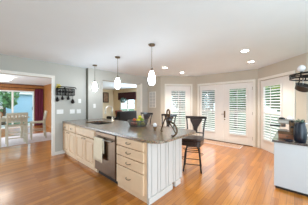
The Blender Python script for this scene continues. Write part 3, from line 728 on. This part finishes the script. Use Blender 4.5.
# ------------------------------------------------------------------ family room
val = tag(MB(frame((7.4, 11.2), (7.4, 4.0))).box(.80, 2.85, -.12, -.02, 1.60, 2.16).build('valance', M_valance, base=(7.34, 9.4, 1.6), bevel=.01), 'dark maroon valance over the family room window', 'valance')
vp = thing('hanging_plant', 'green plant in front of the family room window, under the valance', 'plant', (6.96, 9.30, 1.36))
so = thing('sofa', 'dark brown sofa seen through the middle opening', 'sofa', (5.6, 7.1, 0))
MB().box(4.75, 6.45, 6.75, 7.55, .08, .42).build('base', M_sofa, so, bevel=.03)
MB().box(4.75, 6.45, 6.70, 6.92, .42, .93).build('backrest', M_sofa, so, bevel=.06)
for a, b in ((4.55, 4.75), (6.45, 6.65)): MB().box(a, b, 6.70, 7.60, .08, .66).build('arm', M_sofa, so, bevel=.05)
for a, b in ((4.77, 5.59), (5.61, 6.43)): MB().box(a, b, 6.93, 7.55, .42, .55).build('seat_cushion', M_sofa, so, bevel=.04)
for sx in (4.62, 6.58):
    for sy in (6.76, 7.5): MB().box(sx-.03, sx+.03, sy-.03, sy+.03, 0, .08).build('leg', M_wood_dark, so)
tag(MB(Matrix.Translation((4.98, 7.02, .78)) @ Matrix.Rotation(R(-12), 4, 'X')).box(-.21, .21, -.06, .06, -.21, .21).build('cushion', M_cush, base=(4.98, 7.02, .57), bevel=.05), 'rust colored cushion on the left end of the sofa', 'cushion')
# ficus by window (foliage silhouette)
def leafball(m, c, r, n, s, flat=.8):
    for _ in range(n):
        d = Vector((random.gauss(0,1), random.gauss(0,1), random.gauss(0,1))).normalized()*r*random.uniform(.55, 1)
        d.z *= flat; p = Vector(c)+d; a = Vector((random.gauss(0,1), random.gauss(0,1), random.gauss(0,1))).normalized(); b = a.orthogonal().normalized()
        l = s*random.uniform(.7, 1.3)
        m._f([m._v(p-a*l), m._v(p+b*l*.45), m._v(p+a*l), m._v(p-b*l*.45)])
vx, vy = 6.96, 9.30
MB().lathe([(.06, 0), (.10, .05), (.11, .14), (.10, .15)], (vx, vy, 1.36), 16).build('pot', M_ceramic, vp)
lm = MB(); leafball(lm, (vx, vy, 1.55), .25, 320, .055); lm.build('leaves', M_leaf2, vp)
MB().tube([(vx, vy, 1.45), (vx, vy, 2.4385)], .004, 5).build('cord', M_iron, vp)
pc = thing('framed_picture', 'dark framed brown print on the far family room wall', 'picture', (6.66, 11.2, 1.4))
MB().box(6.42, 6.47, 11.165, 11.199, 1.40, 2.20).box(6.87, 6.92, 11.165, 11.199, 1.40, 2.20).box(6.47, 6.87, 11.165, 11.199, 1.40, 1.45).box(6.47, 6.87, 11.165, 11.199, 2.15, 2.20).build('frame', M_wood_dark, pc)
MB().box(6.47, 6.87, 11.175, 11.19, 1.45, 2.15).build('print', M_print, pc)

# ------------------------------------------------------------------ floor mat
mt_ = thing('door_mat', 'pinkish woven mat on the oak floor before the patio doors', 'mat', (5.43, 1.9, 0))
MB().box(5.24, 5.62, 1.24, 2.52, .001, .010).build('weave', M_mat, mt_)
MB().box(5.22, 5.24, 1.22, 2.54, .001, .012).box(5.62, 5.64, 1.22, 2.54, .001, .012).box(5.24, 5.62, 1.22, 1.24, .001, .012).box(5.24, 5.62, 2.52, 2.54, .001, .012).build('border', M_rug, mt_)

# ------------------------------------------------------------------ desk run on the right
dk = thing('desk_cabinet', 'low white cabinet with a plain end panel on the right', 'cabinet', (3.6, -.07, 0))
MB().box(3.22, 3.238, -.42, .25, .045, .752).build('end_board', M_desk, dk, bevel=.002)
MB().box(3.24, 4.55, -.40, .25, .09, .752).build('cabinet_body', M_desk, dk)
tag(MB().box(3.25, 4.55, -.33, .235, 0, .09).build('toe_board', M_shadowgap, dk), 'dark recessed toe board')
ZD = .787
tag(MB().prism([(3.195, .275), (3.195, -.45), (4.555, -.45), (4.555, .19), (4.46, .275)][::-1], .755, ZD).build('countertop', M_granite_dark, base=(3.8, -.1, .755), bevel=.005), 'dark stone top of the low white cabinet', 'worktop')
# wooden drawer box under the machine
ex, ey = 3.56, .10
Md = Matrix.Translation((ex, ey, ZD)) @ Matrix.Rotation(R(-88), 4, 'Z')
bx_ = thing('wooden_box', 'reddish wooden drawer box under the espresso machine', 'box', (ex, ey, ZD))
MB(Md).box(-.11, .085, -.15, .14, 0, .08).build('case', M_box, bx_, bevel=.004)
MB(Md).box(-.10, .075, -.162, -.151, .010, .070).build('drawer', M_box, bx_, bevel=.003)
tag(MB(Md).ball((.0, -.172, .05), .011, seg=10).build('knob', M_pewter, bx_), 'metal knob')
zb_ = ZD+.08
Md = Md @ Matrix.Translation((0,0,-.02))
em = thing('espresso_machine', 'stainless espresso machine on the wooden box', 'coffee machine', (ex, ey, zb_))
MB(Md).box(-.12, .10, -.15, .14, .1005, .145).build('drip_base', M_steel, em, bevel=.006)
MB(Md).box(-.115, .01, -.14, .13, .1455, .152).build('drip_grid', M_blackplastic, em)
MB(Md).box(.03, .10, -.15, .14, .145, .335).build('rear_body', M_steel, em, bevel=.010)
MB(Md).box(-.11, .03, -.15, .14, .275, .335).build('head', M_steel2, em, bevel=.010)
MB(Md).box(-.122, .102, -.152, .142, .3355, .345).build('cup_deck', M_steel2, em, bevel=.003)
MB(Md).lathe([(.036, 0), (.036, .04)], (-.05, -.03, .236), 18).build('group_head', M_steel2, em)
pf = MB(Md).lathe([(.03, 0), (.037, .01), (.037, .026)], (-.05, -.03, .208), 18).build('portafilter', M_steel2, em)
tag(MB(Md).tube([(-.085, -.03, .226), (-.13, -.03, .226), (-.23, -.03, .222)], [.009, .013, .016], 8).build('portafilter_handle', M_blackplastic, pf), 'black handle')
MB(Md).tube([(-.08, .09, .275), (-.09, .095, .22), (-.095, .10, .175)], .006, 6).build('steam_wand', M_steel2, em)
for k_ in (-.04, .05): MB(Md).lathe([(.022, 0), (.02, .018)], m=Matrix.Translation((.065, -.15, .27+k_)) @ Matrix.Rotation(R(90), 4, 'X'), seg=14).build('dial', M_blackplastic, em)
tag(MB(Md).lathe([(.045, 0), (.045, .02), (.02, .03)], (-.065, -.06, .3455), 20).build('tank_lid', M_blackplastic, em), 'black lid')
pc_ = Md @ Vector((.035, -.05, .3455))
cp = thing('white_cup', 'white cup upside down on top of the espresso machine', 'cup', pc_)
MB().lathe([(.044, 0), (.042, .02), (.03, .045), (.018, .05), (.018, .056)], pc_, 18).build('bowl', M_ceramic, cp)
MB().tube([pc_+Vector((-.01,-.04,.012)), pc_+Vector((-.015,-.065,.02)), pc_+Vector((-.01,-.045,.036))], .005, 6).build('handle', M_ceramic, cp)
# navy pitcher
nx, ny = 3.31, -.065
kp = thing('navy_pitcher', 'dark navy pitcher with leafy sprigs right of the espresso machine', 'pitcher', (nx, ny, ZD))
MB().lathe([(.055, 0), (.07, .01), (.080, .08), (.076, .20), (.060, .27), (.060, .31), (.054, .31), (.05, .27)], (nx, ny, ZD), 24).build('body', M_navy, kp)
hd = Vector((.35, -.94, 0)); pn = Vector((nx, ny, ZD))
tag(MB().tube(spline([pn+hd*.058+Vector((0,0,.29)), pn+hd*.105+Vector((0,0,.28)), pn+hd*.118+Vector((0,0,.18)), pn+hd*.078+Vector((0,0,.09))], 5), .008, 8).build('handle', M_ceramic, kp), 'pale curved handle')
lm = MB(); leafball(lm, (nx, ny, ZD+.325), .055, 60, .022, .6); lm.build('leaves', M_leaf2, kp)
# dark tray in front of the pitcher
tr = thing('dark_tray', 'dark blue shallow dish in front of the navy pitcher', 'dish', (3.26, .075, ZD))
MB().lathe([(.035, 0), (.055, .012), (.065, .024), (.060, .024), (.048, .012)], (3.26, .075, ZD), 20).build('dish', M_navy, tr)

# hanging pot rack with lamp globe (mostly beyond the right edge)
def at(u, v, Z):
    X = (u-154)/156*Z; return Vector((X*.6691+Z*.7431, -X*.7431+Z*.6691, 1.4-(v-102.5)*Z/156))
pr_c = at(318, 74, 2.2); zr = pr_c.z
pr = thing('pot_rack', 'black wrought iron hanging pot rack with a white globe, at the right edge', 'pot rack', (pr_c.x, pr_c.y, zr))
r0 = .30
MB().tube([(pr_c.x+r0*math.cos(2*math.pi*k/36), pr_c.y+r0*math.sin(2*math.pi*k/36), zr) for k in range(36)], .013, 8, True).tube([(pr_c.x+r0*math.cos(2*math.pi*k/36), pr_c.y+r0*math.sin(2*math.pi*k/36), zr-.05) for k in range(36)], .010, 8, True).build('hoop', M_iron, pr)
br = MB()
for k in range(6):
    a = 2*math.pi*k/6+.4; ca, sa2 = math.cos(a), math.sin(a)
    br.tube([(pr_c.x+r0*ca, pr_c.y+r0*sa2, zr-.05), (pr_c.x+r0*ca, pr_c.y+r0*sa2, zr)], .009, 6)
for a in (0, math.pi/2): br.tube([(pr_c.x-r0*math.cos(a), pr_c.y-r0*math.sin(a), zr), (pr_c.x+r0*math.cos(a), pr_c.y+r0*math.sin(a), zr)], .009, 6)
br.build('braces', M_iron, pr)
MB().tube([(pr_c.x, pr_c.y, zr), (pr_c.x, pr_c.y, 2.438)], .010, 8).build('stem', M_iron, pr)
gl = at(301.3, 68.5, 2.17)
dirv = (gl-Vector((pr_c.x, pr_c.y, gl.z))); dirv.normalize(); gp_ = Vector((pr_c.x, pr_c.y, 0))+dirv*r0*.78; 
g = MB().ball(gl, .046, seg=18).build('globe', M_ceramic, pr); tag(g, 'white globe')
MB().tube([(gl.x, gl.y, gl.z-.04), (gl.x, gl.y, zr-.0)], .014, 8).build('globe_holder', M_iron, pr)
h0 = at(293.5, 78, 2.15)
h0 = Vector((pr_c.x, pr_c.y, 0))+ (Vector((h0.x, h0.y, 0))-Vector((pr_c.x, pr_c.y, 0))).normalized()*r0
hk = MB().tube(spline([(h0.x, h0.y, zr-.05), (h0.x, h0.y, zr-.10), (h0.x-.01, h0.y+.01, zr-.15), (h0.x-.0, h0.y+.0, zr-.17), (h0.x+.012, h0.y-.012, zr-.155)], 4), .007, 6).build('hook', M_iron, pr)
pp = at(303, 88.5, 2.15)
MB().tube(spline([(pp.x, pp.y, zr-.05), (pp.x, pp.y, zr-.07), (pp.x+.008, pp.y, zr-.085), (pp.x, pp.y, zr-.095)], 3), .006, 6).build('hook', M_iron, pr)
pan = thing('hanging_pan', 'gray steel pan hanging from the pot rack at the right edge', 'pan', (pp.x, pp.y, pp.z-.06))
Mp = Matrix.Translation(pp+Vector((0,0,.02))) @ Matrix.Rotation(R(-48), 4, 'Z') @ Matrix.Rotation(R(28), 4, 'X')
MB(Mp).lathe([(.055, -.055), (.078, -.04), (.085, .02), (.092, .03), (.085, .03), (.075, -.03)], (0,0,0), 24).build('bowl', M_bowlsteel, pan)
MB().tube([pp+Vector((0,0,.05)), (pp.x, pp.y, zr-.09)], .007, 6).build('handle', M_steel2, pan)

# ------------------------------------------------------------------ outdoors
tag(MB().box(-14, 30, -14, 34, -.36, -.305).build('lawn', M_grass), 'green lawn outside the windows', 'lawn', kind='stuff')
struct(MB().box(4.95, 9.5, -2.5, 4.5, -.29, -.16).build('patio_deck', M_deck, base=(7, 1, -.29)))
struct(MB().box(-3, 4, 12.2, 15, -.29, -.16).build('patio_slab', M_deck, base=(0, 13, -.29)))
def tree(x, y, h, r, mt, label, n=900, s=.16, low=.35):
    t = thing('garden_tree', label, 'tree', (x, y, -.3), 0, 'trees in the garden')
    MB().tube([(x, y, -.30), (x, y, .1), (x+.05, y, h*.35), (x-.05, y+.05, h*.7)], [.14, .13, .10, .05], 8).build('trunk', M_bark, t)
    m = MB()
    for k in range(7):
        a = random.uniform(0, 6.28); q = random.uniform(.1, .7)*r
        leafball(m, (x+q*math.cos(a), y+q*math.sin(a), h*random.uniform(low, .9)), r*.62, n//7, s)
    m.build('foliage', mt, t)
tree(10.0, 6.4, 3.6, 1.3, M_leaf2, 'dark green tree beyond the left bay window')
tree(11.4, 2.9, 3.2, 1.3, M_leaf, 'green tree beyond the left patio door')
tree(13.2, .2, 3.4, 1.3, M_leaf3, 'lime green tree top beyond the right bay window', low=.6)
tree(8.9, -1.2, 3.0, 1.1, M_leaf3, 'yellow green tree beyond the right bay window', low=.55)
tree(11.0, -3.6, 3.4, 1.2, M_leaf, 'green tree far right beyond the bay')
tree(15.5, 8.4, 3.6, 2.0, M_leaf2, 'tall dark tree far behind the left bay window', n=3200, s=.24, low=.28)
tree(15.5, 4.6, 3.6, 1.7, M_leaf, 'tall green tree far behind the left patio door', n=3200, s=.24, low=.28)
tree(21.5, 8.4, 4.2, 1.7, M_leaf2, 'tall dark tree glimpsed through the left patio door behind the nearer trees', n=3200, s=.24, low=.28)
tree(18.6, .6, 3.6, 1.6, M_leaf, 'tall green tree far behind the right patio door', n=3200, s=.24, low=.28)
tree(15.2, -2.6, 3.6, 1.7, M_leaf, 'tall green tree far behind the right bay window', n=3200, s=.24, low=.28)
tree(1.05, 15.2, 2.5, .95, M_leaf, 'green tree beyond the dining room patio door')
tree(-1.7, 16.2, 3.4, 1.3, M_leaf2, 'dark green tree at the left behind the patio door')
#tree(11.0, 12.2, 3.2, 1.5, M_leaf, 'green tree beyond the family room window')
sh = thing('garden_shed', 'pale blue garden building with a white eave beyond the patio door', 'shed', (2.6, 19, -.3))
MB().box(.2, 7, 17.6, 20.6, -.30, 2.1).build('walls', M_siding, sh)
MB().box(.0, 7.2, 17.3, 17.6, 2.1, 2.26).build('fascia', M_white, sh)
MB().frustum([(0, 17.3, 2.26), (7.2, 17.3, 2.26), (7.2, 20.9, 2.26), (0, 20.9, 2.26)], [(0, 19, 3.1), (7.2, 19, 3.1), (7.2, 19.2, 3.1), (0, 19.2, 3.1)]).build('roof', M_roof, sh)
